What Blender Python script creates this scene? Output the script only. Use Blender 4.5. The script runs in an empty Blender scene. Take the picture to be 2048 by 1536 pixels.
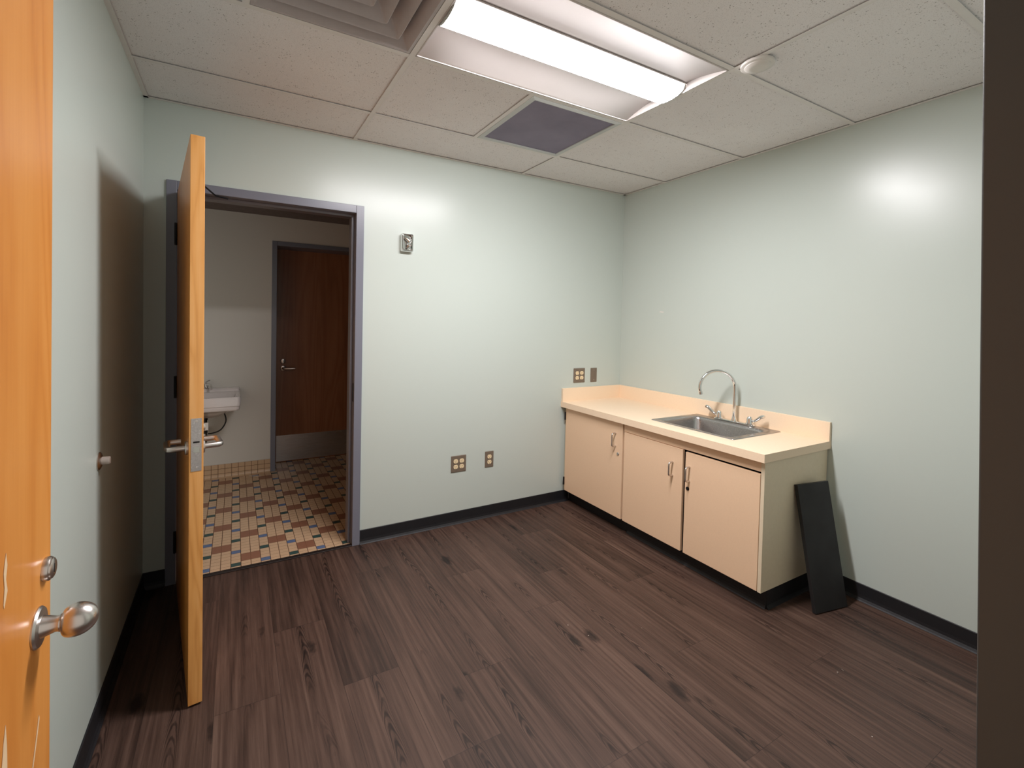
import bpy, bmesh, math, random
from mathutils import Vector, Matrix

C = bpy.context.scene.collection
random.seed(7)

# ---------------------------------------------------------------- camera, light, exposure
scn = bpy.context.scene
cam_d = bpy.data.cameras.new('camera')
cam = bpy.data.objects.new('camera', cam_d)
C.objects.link(cam)
scn.camera = cam
F_PX = 914.0
cam_d.sensor_fit = 'HORIZONTAL'
cam_d.sensor_width = 36.0
cam_d.lens = 36.0 * F_PX / 2048.0
cam_d.shift_x = 56.7 / 2048.0
cam_d.shift_y = -102.9 / 2048.0
cam_d.clip_start = 0.02
cam_d.clip_end = 100
R_ = Vector((0.87852627, -0.4772408, 0.02080408))
U_ = Vector((-0.00646476, 0.03166901, 0.9994775))
F_ = Vector((0.47765029, 0.87820174, -0.0247368))
m = Matrix((( R_.x, U_.x, -F_.x, -2.8992),
            ( R_.y, U_.y, -F_.y, -2.8714),
            ( R_.z, U_.z, -F_.z, 1.4245),
            (0, 0, 0, 1)))
cam.matrix_world = m

world = bpy.data.worlds.new('world')
scn.world = world
world.use_nodes = True
WB = world.node_tree.nodes['Background']
WB.inputs[0].default_value = (1.0, 0.93, 0.84, 1)     # warm ambient fill lifting the ceiling, standing in for the dim corridor
WB.inputs[1].default_value = 0.20

vs = scn.view_settings
vs.view_transform = 'Standard'
vs.look = 'None'
vs.exposure = 1.67
vs.gamma = 1.0
try:
    vs.use_curve_mapping = False
except Exception:
    pass
LENS_POWER = 36.0

# ---------------------------------------------------------------- helpers
def srgb(r, g, b):
    def f(c):
        c /= 255.0
        return c / 12.92 if c <= 0.04045 else ((c + 0.055) / 1.055) ** 2.4
    return (f(r), f(g), f(b), 1.0)

class NT:
    """small node-tree writer"""
    def __init__(self, name):
        self.mat = bpy.data.materials.new(name)
        self.mat.use_nodes = True
        self.t = self.mat.node_tree
        self.n = self.t.nodes
        self.bsdf = self.n['Principled BSDF']
    def new(self, typ, **kw):
        nd = self.n.new(typ)
        for k, v in kw.items():
            setattr(nd, k, v)
        return nd
    def put(self, sock, v):
        if isinstance(v, bpy.types.NodeSocket):
            self.t.links.new(v, sock)
        else:
            sock.default_value = v
    def M(self, op, a, b=None, c=None, clamp=False):
        nd = self.new('ShaderNodeMath', operation=op, use_clamp=clamp)
        self.put(nd.inputs[0], a)
        if b is not None: self.put(nd.inputs[1], b)
        if c is not None: self.put(nd.inputs[2], c)
        return nd.outputs[0]
    def coords(self, kind='Object'):
        return self.new('ShaderNodeTexCoord').outputs[kind]
    def sep(self, v):
        nd = self.new('ShaderNodeSeparateXYZ'); self.put(nd.inputs[0], v); return nd.outputs
    def comb(self, x, y, z):
        nd = self.new('ShaderNodeCombineXYZ')
        for i, v in enumerate((x, y, z)): self.put(nd.inputs[i], v)
        return nd.outputs[0]
    def noise(self, vec, scale, detail=3, rough=0.55, dist=0.0):
        nd = self.new('ShaderNodeTexNoise')
        self.put(nd.inputs['Vector'], vec)
        nd.inputs['Scale'].default_value = scale
        nd.inputs['Detail'].default_value = detail
        nd.inputs['Roughness'].default_value = rough
        nd.inputs['Distortion'].default_value = dist
        return nd.outputs['Fac']
    def vor(self, vec, scale, feature='F1', rnd=1.0):
        nd = self.new('ShaderNodeTexVoronoi', feature=feature)
        self.put(nd.inputs['Vector'], vec)
        nd.inputs['Scale'].default_value = scale
        nd.inputs['Randomness'].default_value = rnd
        return nd.outputs
    def ramp(self, fac, stops, interp='LINEAR'):
        nd = self.new('ShaderNodeValToRGB')
        nd.color_ramp.interpolation = interp
        self.put(nd.inputs[0], fac)
        el = nd.color_ramp.elements
        while len(el) < len(stops): el.new(0.5)
        for e, (p, c) in zip(el, stops):
            e.position = p; e.color = c if len(c) == 4 else (*c, 1)
        return nd.outputs[0]
    def mix(self, fac, a, b, mode='MIX'):
        nd = self.new('ShaderNodeMix', data_type='RGBA', blend_type=mode)
        self.put(nd.inputs[0], fac); self.put(nd.inputs[6], a); self.put(nd.inputs[7], b)
        return nd.outputs[2]
    def rng(self, v, a, b, c, d):
        nd = self.new('ShaderNodeMapRange')
        self.put(nd.inputs[0], v)
        for i, x in enumerate((a, b, c, d)): nd.inputs[i + 1].default_value = x
        return nd.outputs[0]
    def bump(self, h, strength=0.2, dist=0.002):
        nd = self.new('ShaderNodeBump')
        nd.inputs['Strength'].default_value = strength
        nd.inputs['Distance'].default_value = dist
        self.put(nd.inputs['Height'], h)
        self.put(self.bsdf.inputs['Normal'], nd.outputs[0])
    def base(self, col=None, rough=None, metal=None, spec=None, coat=None):
        b = self.bsdf.inputs
        if col is not None: self.put(b['Base Color'], col)
        if rough is not None: self.put(b['Roughness'], rough)
        if metal is not None: self.put(b['Metallic'], metal)
        if spec is not None: self.put(b['Specular IOR Level'], spec)
        if coat is not None:
            self.put(b['Coat Weight'], coat[0]); self.put(b['Coat Roughness'], coat[1])
        return self.mat

# ---------------------------------------------------------------- materials
def mat_paint(name, col, rough=0.34, bump=0.10, spec=0.5):
    t = NT(name)
    v = t.coords()
    n1 = t.noise(v, 0.9, 1, 0.5)
    c2 = (col[0] * 0.93, col[1] * 0.94, col[2] * 0.93, 1)
    t.base(t.mix(t.rng(n1, 0.3, 0.7, 0, 0.35), col, c2), t.rng(t.noise(v, 3, 3), 0.3, 0.7, rough - 0.01, rough + 0.02), spec=spec)
    t.bump(t.noise(v, 55, 3), bump, 0.0012)
    return t.mat

def mat_plain(name, col, rough=0.5, metal=0.0, spec=0.5, noise=0.06, scale=30, bump=0.0, bscale=200, coat=None):
    t = NT(name)
    v = t.coords()
    n = t.noise(v, scale, 3)
    c2 = tuple(max(0, c * (1 - noise * 3)) for c in col[:3]) + (1,)
    t.base(t.mix(t.rng(n, 0.3, 0.75, 0, 1), col, c2), t.rng(n, 0.3, 0.7, max(0.02, rough - 0.04), rough + 0.05), metal, spec, coat)
    if bump:
        t.bump(t.noise(v, bscale, 2), bump, 0.001)
    return t.mat

def mat_wood_veneer(name, cols, along='Z', scale=1.0, rough=0.36, knots=False):
    """straight-grained veneer, grain running along the given local axis"""
    t = NT(name)
    s = t.sep(t.coords())
    a = {'X': 0, 'Y': 1, 'Z': 2}[along]
    oth = [i for i in range(3) if i != a]
    L = t.M('MULTIPLY', s[a], 0.55 * scale)
    vec = t.comb(t.M('MULTIPLY', s[oth[0]], 7 * scale), t.M('MULTIPLY', s[oth[1]], 7 * scale), L)
    big = t.noise(vec, 1.0, 4, 0.55, 0.6)
    fine = t.noise(t.comb(t.M('MULTIPLY', s[oth[0]], 120), t.M('MULTIPLY', s[oth[1]], 120), t.M('MULTIPLY', s[a], 3.5)), 1.0, 4, 0.6)
    rings = t.M('ABSOLUTE', t.M('SINE', t.M('MULTIPLY', t.noise(vec, 0.7, 2, 0.4, 0.3), 46)))
    f = t.M('ADD', t.M('MULTIPLY', big, 0.55), t.M('MULTIPLY', fine, 0.22))
    f = t.M('ADD', f, t.M('MULTIPLY', rings, 0.14))
    mott = t.noise(t.comb(t.M('MULTIPLY', s[oth[0]], 14), t.M('MULTIPLY', s[oth[1]], 14), t.M('MULTIPLY', s[a], 9)), 1.0, 2)
    f = t.M('ADD', f, t.M('MULTIPLY', mott, 0.10))
    col = t.ramp(f, [(0.30, cols[0]), (0.50, cols[1]), (0.72, cols[2])])
    t.base(col, rough, spec=0.45)
    t.bump(fine, 0.06, 0.001)
    return t.mat

def mat_metal(name, col, rough, aniso_axis=None):
    t = NT(name)
    v = t.coords()
    if aniso_axis is None:
        t.base(col, t.rng(t.noise(v, 25, 3), 0.3, 0.7, max(0.02, rough - 0.03), rough + 0.05), 1.0)
    else:
        s = t.sep(v)
        k = [220, 220, 220]; k[aniso_axis] = 6
        g = t.noise(t.comb(*[t.M('MULTIPLY', s[i], k[i]) for i in range(3)]), 1.0, 3)
        t.base(t.mix(t.rng(g, 0.3, 0.7, 0, 1), col, tuple(c * 0.82 for c in col[:3]) + (1,)), t.rng(g, 0.3, 0.7, rough - 0.06, rough + 0.08), 1.0)
        t.bump(g, 0.08, 0.0005)
    return t.mat

WALL = mat_paint('sage_wall_paint', srgb(196, 205, 198), 0.29, 0.05)
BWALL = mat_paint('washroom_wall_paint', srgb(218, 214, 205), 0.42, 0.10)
BSIDE = mat_paint('washroom_side_bounce_cut', srgb(120, 112, 104), 0.5, 0.05)  # unseen side walls made dark to cut light bounced inside the washroom
FRAME = mat_paint('slate_frame_paint', srgb(120, 122, 134), 0.30, 0.08)
FRAME_DARK = mat_paint('brown_grey_frame_paint', srgb(77, 78, 77), 0.45, 0.35)
GRID = mat_plain('ceiling_grid_enamel', srgb(232, 229, 226), 0.5, noise=0.01)
LAM_TOP = mat_plain('almond_counter_laminate', srgb(247, 222, 192), 0.38, noise=0.015, scale=160, bump=0.03)
LAM = mat_plain('almond_cabinet_laminate', srgb(240, 206, 172), 0.42, noise=0.012, scale=120, bump=0.03)
LAM_SHADE = mat_plain('almond_shade_tint_laminate', srgb(230, 214, 186), 0.42, noise=0.015, scale=60)  # same almond laminate, with the olive cast of shade put into its colour
CARC = mat_plain('gap_shade_board', srgb(58, 46, 38), 0.7)  # carcass darkened so shade in the gap between the doors is in its colour
RUBBER = mat_plain('black_vinyl_base', srgb(22, 22, 26), 0.58, noise=0.03, scale=12, bump=0.05, bscale=60)
CHROME = mat_metal('polished_chrome', (0.78, 0.78, 0.77, 1), 0.07)
SATIN = mat_metal('satin_nickel', (0.62, 0.58, 0.55, 1), 0.30)
STEEL = mat_metal('brushed_steel_basin', (0.46, 0.44, 0.43, 1), 0.30, 0)
STEEL_V = mat_metal('brushed_steel_plate', (0.62, 0.60, 0.60, 1), 0.32, 0)
DARKMET = mat_plain('dark_painted_metal', srgb(38, 38, 42), 0.4, metal=0.5)
PLATE = mat_plain('brown_wall_plate', srgb(118, 104, 90), 0.35, noise=0.03)
IVORY = mat_plain('ivory_receptacle', srgb(240, 218, 178), 0.35, noise=0.01)
SLOT = mat_plain('dark_slot', srgb(28, 22, 18), 0.8)
CERAMIC = mat_plain('white_glazed_ceramic', srgb(232, 224, 220), 0.12, noise=0.01, coat=(0.5, 0.05))
WHITE = mat_plain('white_plastic', srgb(225, 220, 214), 0.4, noise=0.01)
CHIPW = mat_plain('pale_bare_chip', srgb(236, 205, 165), 0.6, noise=0.05)
BLACKP = mat_plain('black_board_face', srgb(32, 31, 32), 0.62, noise=0.08, scale=8, bump=0.04)
BLACKH = mat_plain('black_rubber_hose', srgb(20, 18, 16), 0.35)
WPAPER = mat_plain('white_paper', srgb(225, 212, 200), 0.8)

HONEY = mat_wood_veneer('honey_maple_veneer', [srgb(206, 126, 52), srgb(220, 142, 64), srgb(231, 158, 80)], 'Z', 1.0, 0.30)
HONEY_E = mat_wood_veneer('honey_door_edge', [srgb(206, 138, 70), srgb(232, 166, 94), srgb(244, 186, 120)], 'Z', 1.6, 0.35)
UMBER = mat_wood_veneer('red_brown_door_veneer', [srgb(122, 76, 50), srgb(140, 90, 60), srgb(156, 104, 72)], 'Z', 0.8, 0.34)

def mat_reflector():
    t = NT('white_reflector_enamel')
    t.base(srgb(200, 194, 190), 0.6, spec=0.2)
    return t.mat
REFL = mat_reflector()

def mat_lens():
    t = NT('glowing_lens')
    e = t.new('ShaderNodeEmission')
    e.inputs[0].default_value = (1.0, 0.965, 0.985, 1)
    nz = t.sep(t.new('ShaderNodeNewGeometry').outputs['Normal'])[2]
    core = t.rng(t.M('ABSOLUTE', nz), 0.72, 0.93, 0.0, 1.0)       # glow put into the belly, sides dimmed so the reflector panels keep shading
    t.put(e.inputs[1], t.M('ADD', 1.8, t.M('MULTIPLY', core, LENS_POWER)))
    out = t.n['Material Output']
    t.t.links.new(e.outputs[0], out.inputs[0])
    return t.mat
LENS = mat_lens()

def mat_tile_ceiling():
    t = NT('fissured_ceiling_tile')
    v = t.coords()
    d = t.vor(v, 95)[0]
    n = t.noise(v, 30, 3)
    pin = t.M('MULTIPLY', t.M('LESS_THAN', d, 0.22), t.M('GREATER_THAN', n, 0.54))
    d2 = t.vor(v, 210)[0]
    pin2 = t.M('MULTIPLY', t.M('LESS_THAN', d2, 0.25), 0.45)
    pm = t.M('MAXIMUM', pin, pin2)
    tone = t.noise(v, 1.5, 3)
    col = t.mix(t.rng(tone, 0.3, 0.7, 0, 1), srgb(242, 240, 240), srgb(235, 232, 232))
    col = t.mix(t.M('MULTIPLY', pm, 0.62), col, srgb(120, 110, 104))
    t.base(col, 0.9, spec=0.15)
    t.bump(t.M('SUBTRACT', t.noise(v, 160, 2), pm), 0.35, 0.002)
    return t.mat
TILE_C = mat_tile_ceiling()

def mat_return_panel():
    t = NT('slate_perforated_panel')
    v = t.coords()
    d = t.vor(v, 160, rnd=0.0)[0]
    hole = t.M('LESS_THAN', d, 0.30)
    n = t.noise(v, 4, 3)
    c = t.mix(t.rng(n, 0.3, 0.7, 0, 1), srgb(144, 138, 158), srgb(126, 121, 140))
    t.base(t.mix(t.M('MULTIPLY', hole, 0.35), c, srgb(40, 38, 44)), 0.6, spec=0.3)
    return t.mat
PERF = mat_return_panel()

def mat_planks():
    t = NT('dark_oak_vinyl_planks')
    uv = t.sep(t.coords('UV'))          # metres across / along the plank
    at = t.new('ShaderNodeAttribute', attribute_name='plank')
    ac = t.sep(at.outputs['Vector'])    # random, width, length
    r, w, L = ac[0], ac[1], ac[2]
    u, v = uv[0], uv[1]
    off = t.M('MULTIPLY', r, 37.0)
    g = t.comb(t.M('ADD', t.M('MULTIPLY', u, 60), off), t.M('MULTIPLY', v, 1.6), off)
    streak = t.noise(g, 1.0, 6, 0.62, 0.15)
    g2 = t.comb(t.M('ADD', t.M('MULTIPLY', u, 9), off), t.M('MULTIPLY', v, 1.1), off)
    cloud = t.noise(g2, 1.0, 3, 0.5, 0.3)
    fib = t.noise(t.comb(t.M('MULTIPLY', u, 320), t.M('MULTIPLY', v, 12), off), 1.0, 3, 0.6)
    # cathedral figure around the plank's heart line
    heart = t.M('SUBTRACT', u, t.M('ADD', 0.105, t.M('MULTIPLY', t.M('SUBTRACT', t.noise(t.comb(off, t.M('MULTIPLY', v, 1.3), 0.0), 1.0, 2), 0.5), 0.13)))
    cath = t.M('SINE', t.M('ADD', t.M('MULTIPLY', v, 95.0), t.M('ADD', t.M('MULTIPLY', t.M('MULTIPLY', heart, heart), 30000), t.M('MULTIPLY', t.noise(t.comb(t.M('MULTIPLY', u, 25), t.M('MULTIPLY', v, 14), off), 1.0, 2), 9))))
    near = t.rng(t.M('ABSOLUTE', heart), 0.008, 0.032, 1, 0)
    patch = t.rng(t.noise(t.comb(off, t.M('MULTIPLY', v, 2.4), 3.3), 1.0, 2), 0.47, 0.56, 0, 1)
    cm = t.M('MULTIPLY', t.M('MULTIPLY', near, patch), t.rng(cath, -0.3, 0.9, 0, 1))
    # knots: rare dark ovals
    kv = t.vor(t.comb(t.M('ADD', t.M('MULTIPLY', heart, 5.5), 0.5), t.M('ADD', t.M('MULTIPLY', v, 2.3), off), off), 1.0)[0]
    wob = t.noise(t.comb(t.M('MULTIPLY', u, 60), t.M('MULTIPLY', v, 40), off), 1.0, 2)
    kd = t.M('ADD', kv, t.M('MULTIPLY', t.M('SUBTRACT', wob, 0.5), 0.10))
    knot = t.rng(kd, 0.06, 0.15, 1, 0)
    f = t.M('ADD', t.M('MULTIPLY', streak, 0.72), t.M('MULTIPLY', cloud, 0.34))
    f = t.M('ADD', f, t.M('MULTIPLY', t.M('SUBTRACT', fib, 0.5), 0.16))
    f = t.M('ADD', f, t.M('MULTIPLY', t.M('SUBTRACT', r, 0.5), 0.07))
    f = t.M('SUBTRACT', f, t.M('MULTIPLY', cm, 0.22))
    f = t.M('SUBTRACT', f, t.M('MULTIPLY', knot, 0.34))
    col = t.ramp(f, [(0.22, srgb(32, 22, 19)), (0.42, srgb(59, 43, 36)), (0.56, srgb(79, 59, 50)), (0.80, srgb(106, 83, 71))])
    # seams
    eu = t.M('MINIMUM', u, t.M('SUBTRACT', w, u))
    ev = t.M('MINIMUM', v, t.M('SUBTRACT', L, v))
    seam = t.rng(t.M('MINIMUM', eu, ev), 0.0004, 0.0016, 1, 0)
    col = t.mix(t.M('MULTIPLY', seam, 0.55), col, srgb(38, 28, 26))
    # tiny pale specks of dust
    dv = t.coords()
    sp = t.M('MULTIPLY', t.M('LESS_THAN', t.vor(dv, 9)[0], 0.022), t.M('GREATER_THAN', t.noise(dv, 2.0, 2), 0.52))
    col = t.mix(t.M('MULTIPLY', sp, 0.7), col, srgb(190, 180, 170))
    t.base(col, t.rng(streak, 0.3, 0.7, 0.42, 0.54), spec=0.36)
    t.bump(t.M('SUBTRACT', t.M('MULTIPLY', fib, 0.5), t.M('ADD', seam, t.M('MULTIPLY', cm, 0.4))), 0.18, 0.001)
    return t.mat
PLANK = mat_planks()

def mat_tile(name, col, rough=0.38):
    t = NT(name)
    v = t.coords()
    n = t.noise(v, 21, 2)
    n2 = t.noise(v, 220, 2)
    c2 = tuple(c * 0.80 for c in col[:3]) + (1,)
    t.base(t.mix(t.M('ADD', t.M('MULTIPLY', n, 0.6), t.M('MULTIPLY', n2, 0.3)), col, c2), rough)
    return t.mat
T_TAN = mat_tile('tan_mosaic', srgb(214, 180, 144))
T_BRN = mat_tile('brown_mosaic', srgb(150, 104, 80))
T_BLU = mat_tile('blue_mosaic', srgb(98, 118, 152))
T_GRN = mat_tile('green_mosaic', srgb(56, 84, 80))
T_GROUT = mat_plain('brown_grout', srgb(108, 76, 54), 0.8)

# ---------------------------------------------------------------- mesh helpers
def BM():
    return bmesh.new()

def obj(name, bm, mat, parent=None, bevel=0.0, segs=2, smooth=False, loc=None):
    me = bpy.data.meshes.new(name)
    bmesh.ops.recalc_face_normals(bm, faces=bm.faces)
    bm.to_mesh(me); bm.free()
    for mm in (mat if isinstance(mat, (list, tuple)) else [mat]):
        me.materials.append(mm)
    o = bpy.data.objects.new(name, me)
    C.objects.link(o)
    if parent is not None:
        o.parent = parent
    if loc: o.location = loc
    if bevel:
        b = o.modifiers.new('bevel', 'BEVEL')
        b.width = bevel; b.segments = segs; b.limit_method = 'ANGLE'; b.angle_limit = math.radians(40)
        b.harden_normals = False
    if smooth or bevel:
        for p in me.polygons: p.use_smooth = True
        if not smooth:
            w = o.modifiers.new('wn', 'WEIGHTED_NORMAL'); w.keep_sharp = False
        else:
            me.set_sharp_from_angle(angle=math.radians(38))
    return o

def empty(name, loc=(0, 0, 0), rot=(0, 0, 0)):
    o = bpy.data.objects.new(name, None)
    C.objects.link(o)
    o.location = loc; o.rotation_euler = rot
    o.empty_display_size = 0.05
    return o

def tag(o, label, cat=None, group=None, kind=None):
    o['label'] = label
    if cat: o['category'] = cat
    if group: o['group'] = group
    if kind: o['kind'] = kind
    return o

def box(bm, x0, x1, y0, y1, z0, z1, mi=0, M=None):
    xs = sorted((x0, x1)); ys = sorted((y0, y1)); zs = sorted((z0, z1))
    vv = [bm.verts.new((x, y, z)) for z in zs for y in ys for x in xs]
    if M is not None:
        for v in vv: v.co = M @ v.co
    idx = [(0, 2, 3, 1), (4, 5, 7, 6), (0, 1, 5, 4), (2, 6, 7, 3), (0, 4, 6, 2), (1, 3, 7, 5)]
    for f in idx:
        fc = bm.faces.new([vv[i] for i in f]); fc.material_index = mi
    return vv

def lathe(bm, prof, origin, axis, n=40, mi=0):
    """prof = [(distance along axis, radius)]"""
    ax = Vector(axis).normalized()
    t = Vector((0, 0, 1)) if abs(ax.z) < 0.9 else Vector((1, 0, 0))
    a = ax.cross(t).normalized(); b = ax.cross(a)
    o = Vector(origin)
    rings = []
    for d, r in prof:
        if r < 1e-6:
            rings.append([bm.verts.new(o + ax * d)])
        else:
            rings.append([bm.verts.new(o + ax * d + a * (r * math.cos(2 * math.pi * k / n)) + b * (r * math.sin(2 * math.pi * k / n))) for k in range(n)])
    for r0, r1 in zip(rings, rings[1:]):
        for k in range(n):
            q = []
            for rr, kk in ((r0, k), (r0, k + 1), (r1, k + 1), (r1, k)):
                v = rr[kk % n] if len(rr) > 1 else rr[0]
                if v not in q: q.append(v)
            if len(q) >= 3:
                f = bm.faces.new(q); f.material_index = mi
    for rr in (rings[0], rings[-1]):
        if len(rr) > 1:
            f = bm.faces.new(rr); f.material_index = mi

def tube(bm, pts, rad, n=20, mi=0, flat=None):
    """pts list of Vectors, rad number or list; flat=(k) squashes along local b"""
    pts = [Vector(p) for p in pts]
    N = len(pts)
    rads = rad if isinstance(rad, (list, tuple)) else [rad] * N
    tan = []
    for i in range(N):
        a = pts[max(0, i - 1)]; b = pts[min(N - 1, i + 1)]
        tan.append((b - a).normalized())
    ref = Vector((0, 0, 1)) if abs(tan[0].z) < 0.9 else Vector((1, 0, 0))
    u = tan[0].cross(ref).normalized()
    rings = []
    for i in range(N):
        u = (u - tan[i] * u.dot(tan[i])).normalized()
        w = tan[i].cross(u)
        fx, fy = flat[i] if flat else (1, 1)
        rings.append([bm.verts.new(pts[i] + u * (rads[i] * fx * math.cos(2 * math.pi * k / n)) + w * (rads[i] * fy * math.sin(2 * math.pi * k / n))) for k in range(n)])
    for r0, r1 in zip(rings, rings[1:]):
        for k in range(n):
            f = bm.faces.new((r0[k], r0[(k + 1) % n], r1[(k + 1) % n], r1[k])); f.material_index = mi
    bm.faces.new(rings[0]).material_index = mi
    bm.faces.new(rings[-1]).material_index = mi

def smooth_path(pts, per=8):
    P = [Vector(p) for p in pts]
    out = []
    for i in range(len(P) - 1):
        p0 = P[max(0, i - 1)]; p1 = P[i]; p2 = P[i + 1]; p3 = P[min(len(P) - 1, i + 2)]
        for k in range(per):
            s = k / per
            out.append(0.5 * ((2 * p1) + (p2 - p0) * s + (2 * p0 - 5 * p1 + 4 * p2 - p3) * s * s + (3 * p1 - p0 - 3 * p2 + p3) * s ** 3))
    out.append(P[-1])
    return out

def rrect(x0, x1, y0, y1, r, n=6):
    """rounded rectangle loop, ccw"""
    pts = []
    for cx, cy, a0 in ((x1 - r, y1 - r, 0), (x0 + r, y1 - r, 90), (x0 + r, y0 + r, 180), (x1 - r, y0 + r, 270)):
        for k in range(n + 1):
            a = math.radians(a0 + 90 * k / n)
            pts.append((cx + r * math.cos(a), cy + r * math.sin(a)))
    return pts

def loops(bm, ls, close_first=False, close_last=False, mi=0):
    vl = [[bm.verts.new(p) for p in l] for l in ls]
    n = len(vl[0])
    for a, b in zip(vl, vl[1:]):
        for k in range(n):
            bm.faces.new((a[k], a[(k + 1) % n], b[(k + 1) % n], b[k])).material_index = mi
    if close_first: bm.faces.new(vl[0]).material_index = mi
    if close_last: bm.faces.new(vl[-1]).material_index = mi
    return vl

# ---------------------------------------------------------------- dimensions
H = 2.515
XL = -3.311
YF = -2.735
WT = 0.15
DX0, DX1, DZ = -3.168, -2.249, 2.073      # washroom doorway (clear)
EX0, EX1 = -3.215, -2.27                  # entry doorway (clear)
XC = -1.045; XA = XC - 1.2192; XB = XC - 0.6096
Y1 = -1.0275; Y2 = Y1 + 0.6096; Y0 = Y1 - 0.6096; YM = Y0 - 0.6096
BX0, BX1, BY = -5.0, -0.7, 1.73          # washroom, unseen side walls pushed out to weaken bounced light
BZ = 2.34

def structure(name, bm, mat, label, **kw):
    o = obj(name, bm, mat, **kw)
    return tag(o, label, kind='structure')

# ---------------------------------------------------------------- room shell
b = BM()
box(b, XL - 0.12, DX0 - 0.03, 0, WT, 0, H + 0.1); box(b, DX1 + 0.03, 0.12, 0, WT, 0, H + 0.1); box(b, DX0 - 0.03, DX1 + 0.03, 0, WT, DZ + 0.03, H + 0.1)
structure('wall_back', b, WALL, 'pale sage painted wall with the open washroom doorway')
b = BM(); box(b, XL - 0.12, XL, YF - WT, 0, 0, H + 0.1)
structure('wall_left', b, WALL, 'pale sage painted wall behind the two open doors')
b = BM(); box(b, 0, 0.12, YF - WT, 0, 0, H + 0.1)
structure('wall_right', b, WALL, 'pale sage painted wall behind the sink counter')
b = BM()
box(b, XL - 0.12, EX0 - 0.02, YF - WT, YF, 0, H + 0.1); box(b, EX1 + 0.02, 0.12, YF - WT, YF, 0, H + 0.1); box(b, EX0 - 0.02, EX1 + 0.02, YF - WT, YF, 2.10, H + 0.1)
structure('wall_front', b, WALL, 'sage painted wall around the entry doorway')

# plank floor: real joints along planks running away from the entry
def plank_floor():
    b = BM()
    uvl = b.loops.layers.uv.new('UVMap')
    fl = b.faces.layers.float_vector.new('plank')
    w = 0.219
    known = {-1: -0.655, -2: -1.03, 0: -1.10, 1: -0.335, 2: -1.267, 3: -0.59, 4: -1.04, 5: -0.79, 6: -1.57}
    Lg = 1.22
    i = -5
    x = -2.52 + i * w
    y_lo, y_hi = -3.6, 0.0
    while x < 0.0:
        xa_, xb_ = max(x, XL - 0.3), min(x + w, 0.0)
        j0 = known.get(i, -random.uniform(0.2, 1.2))
        while j0 < y_hi: j0 += Lg
        y = j0 - Lg
        ytop = y_hi
        if xb_ > xa_:
            while ytop > y_lo:
                yb_ = max(y, y_lo)
                vs_ = [b.verts.new(p) for p in ((xa_, yb_, 0), (xb_, yb_, 0), (xb_, ytop, 0), (xa_, ytop, 0))]
                f = b.faces.new(vs_)
                f[fl] = (random.random(), w, Lg)
                for lp in f.loops:
                    lp[uvl].uv = (lp.vert.co.x - x, lp.vert.co.y - y)
                ytop = yb_
                y -= Lg
        x += w; i += 1
    # body under the planks
    box(b, XL - 0.3, 0.1, y_lo, 0.0, -0.08, -0.001)
    for f in b.faces:
        if f[fl].length == 0: f[fl] = (0.5, 10, 10)
    return b
o = structure('floor', plank_floor(), PLANK, 'dark brown wood-look plank floor')

# ceiling: lay-in tiles with holes for light, grille and diffuser
T = 0.012
def ceil_tiles():
    b = BM()
    zt = H + 0.006
    def tile(x0, x1, y0, y1):
        x0 = max(x0 + T * 0.4, XL); x1 = min(x1 - T * 0.4, 0.0)
        y0 = max(y0 + T * 0.4, YF); y1 = min(y1 - T * 0.4, 0.0)
        if x1 - x0 > 0.01 and y1 - y0 > 0.01:
            box(b, x0, x1, y0, y1, zt, zt + 0.015)
    XAL = XA - 1.2192; XCR = XC + 1.2192
    for (ya, yb) in ((Y2, Y2 + 0.6096), (Y1, Y2), (Y0, Y1), (YM, Y0), (YM - 0.6096, YM)):
        for (xa_, xb_) in ((XAL, XA), (XA, XC), (XC, XCR)):
            if (ya, yb) == (Y0, Y1) and xa_ == XA: continue
            if (ya, yb) == (Y0, Y1) and xa_ == XAL:
                tile(XAL, XA - 0.6096, ya, yb); continue
            if (ya, yb) == (Y1, Y2) and xa_ == XA:
                tile(XA, XB, ya, yb); continue
            tile(xa_, xb_, ya, yb)
    # slab above the lay-in ceiling
    box(b, XL - 0.12, 0.12, YF - WT, WT, H + 0.16, H + 0.2)
    return b
ceil = structure('ceiling', ceil_tiles(), TILE_C, 'off-white fissured lay-in tile ceiling')
def tees():
    b = BM()
    z0, z1 = H, H + 0.0015
    for x in (XA, XC):
        box(b, x - T, x + T, YF, 0, z0, z1); box(b, x - 0.001, x + 0.001, YF, 0, z1, z1 + 0.03)
    for y in (Y2, Y1, Y0, YM):
        box(b, XL, XA - T, y - T, y + T, z0 + 0.0004, z1); box(b, XA + T, XC - T, y - T, y + T, z0 + 0.0004, z1); box(b, XC + T, 0, y - T, y + T, z0 + 0.0004, z1)
    box(b, XB - T, XB + T, Y1 + T, Y2 - T, z0 + 0.0004, z1)
    box(b, XA - 0.6096 - T, XA - 0.6096 + T, Y0 + T, Y1 - T, z0 + 0.0004, z1)
    # wall angle
    box(b, XL, XL + 0.02, YF, 0, z0 + 0.0008, z1); box(b, -0.02, 0, YF, 0, z0 + 0.0008, z1)
    box(b, XL, 0, -0.02, 0, z0 + 0.0008, z1); box(b, XL, 0, YF, YF + 0.02, z0 + 0.0008, z1)
    return b
obj('ceiling_grid', tees(), GRID, ceil)

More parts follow.
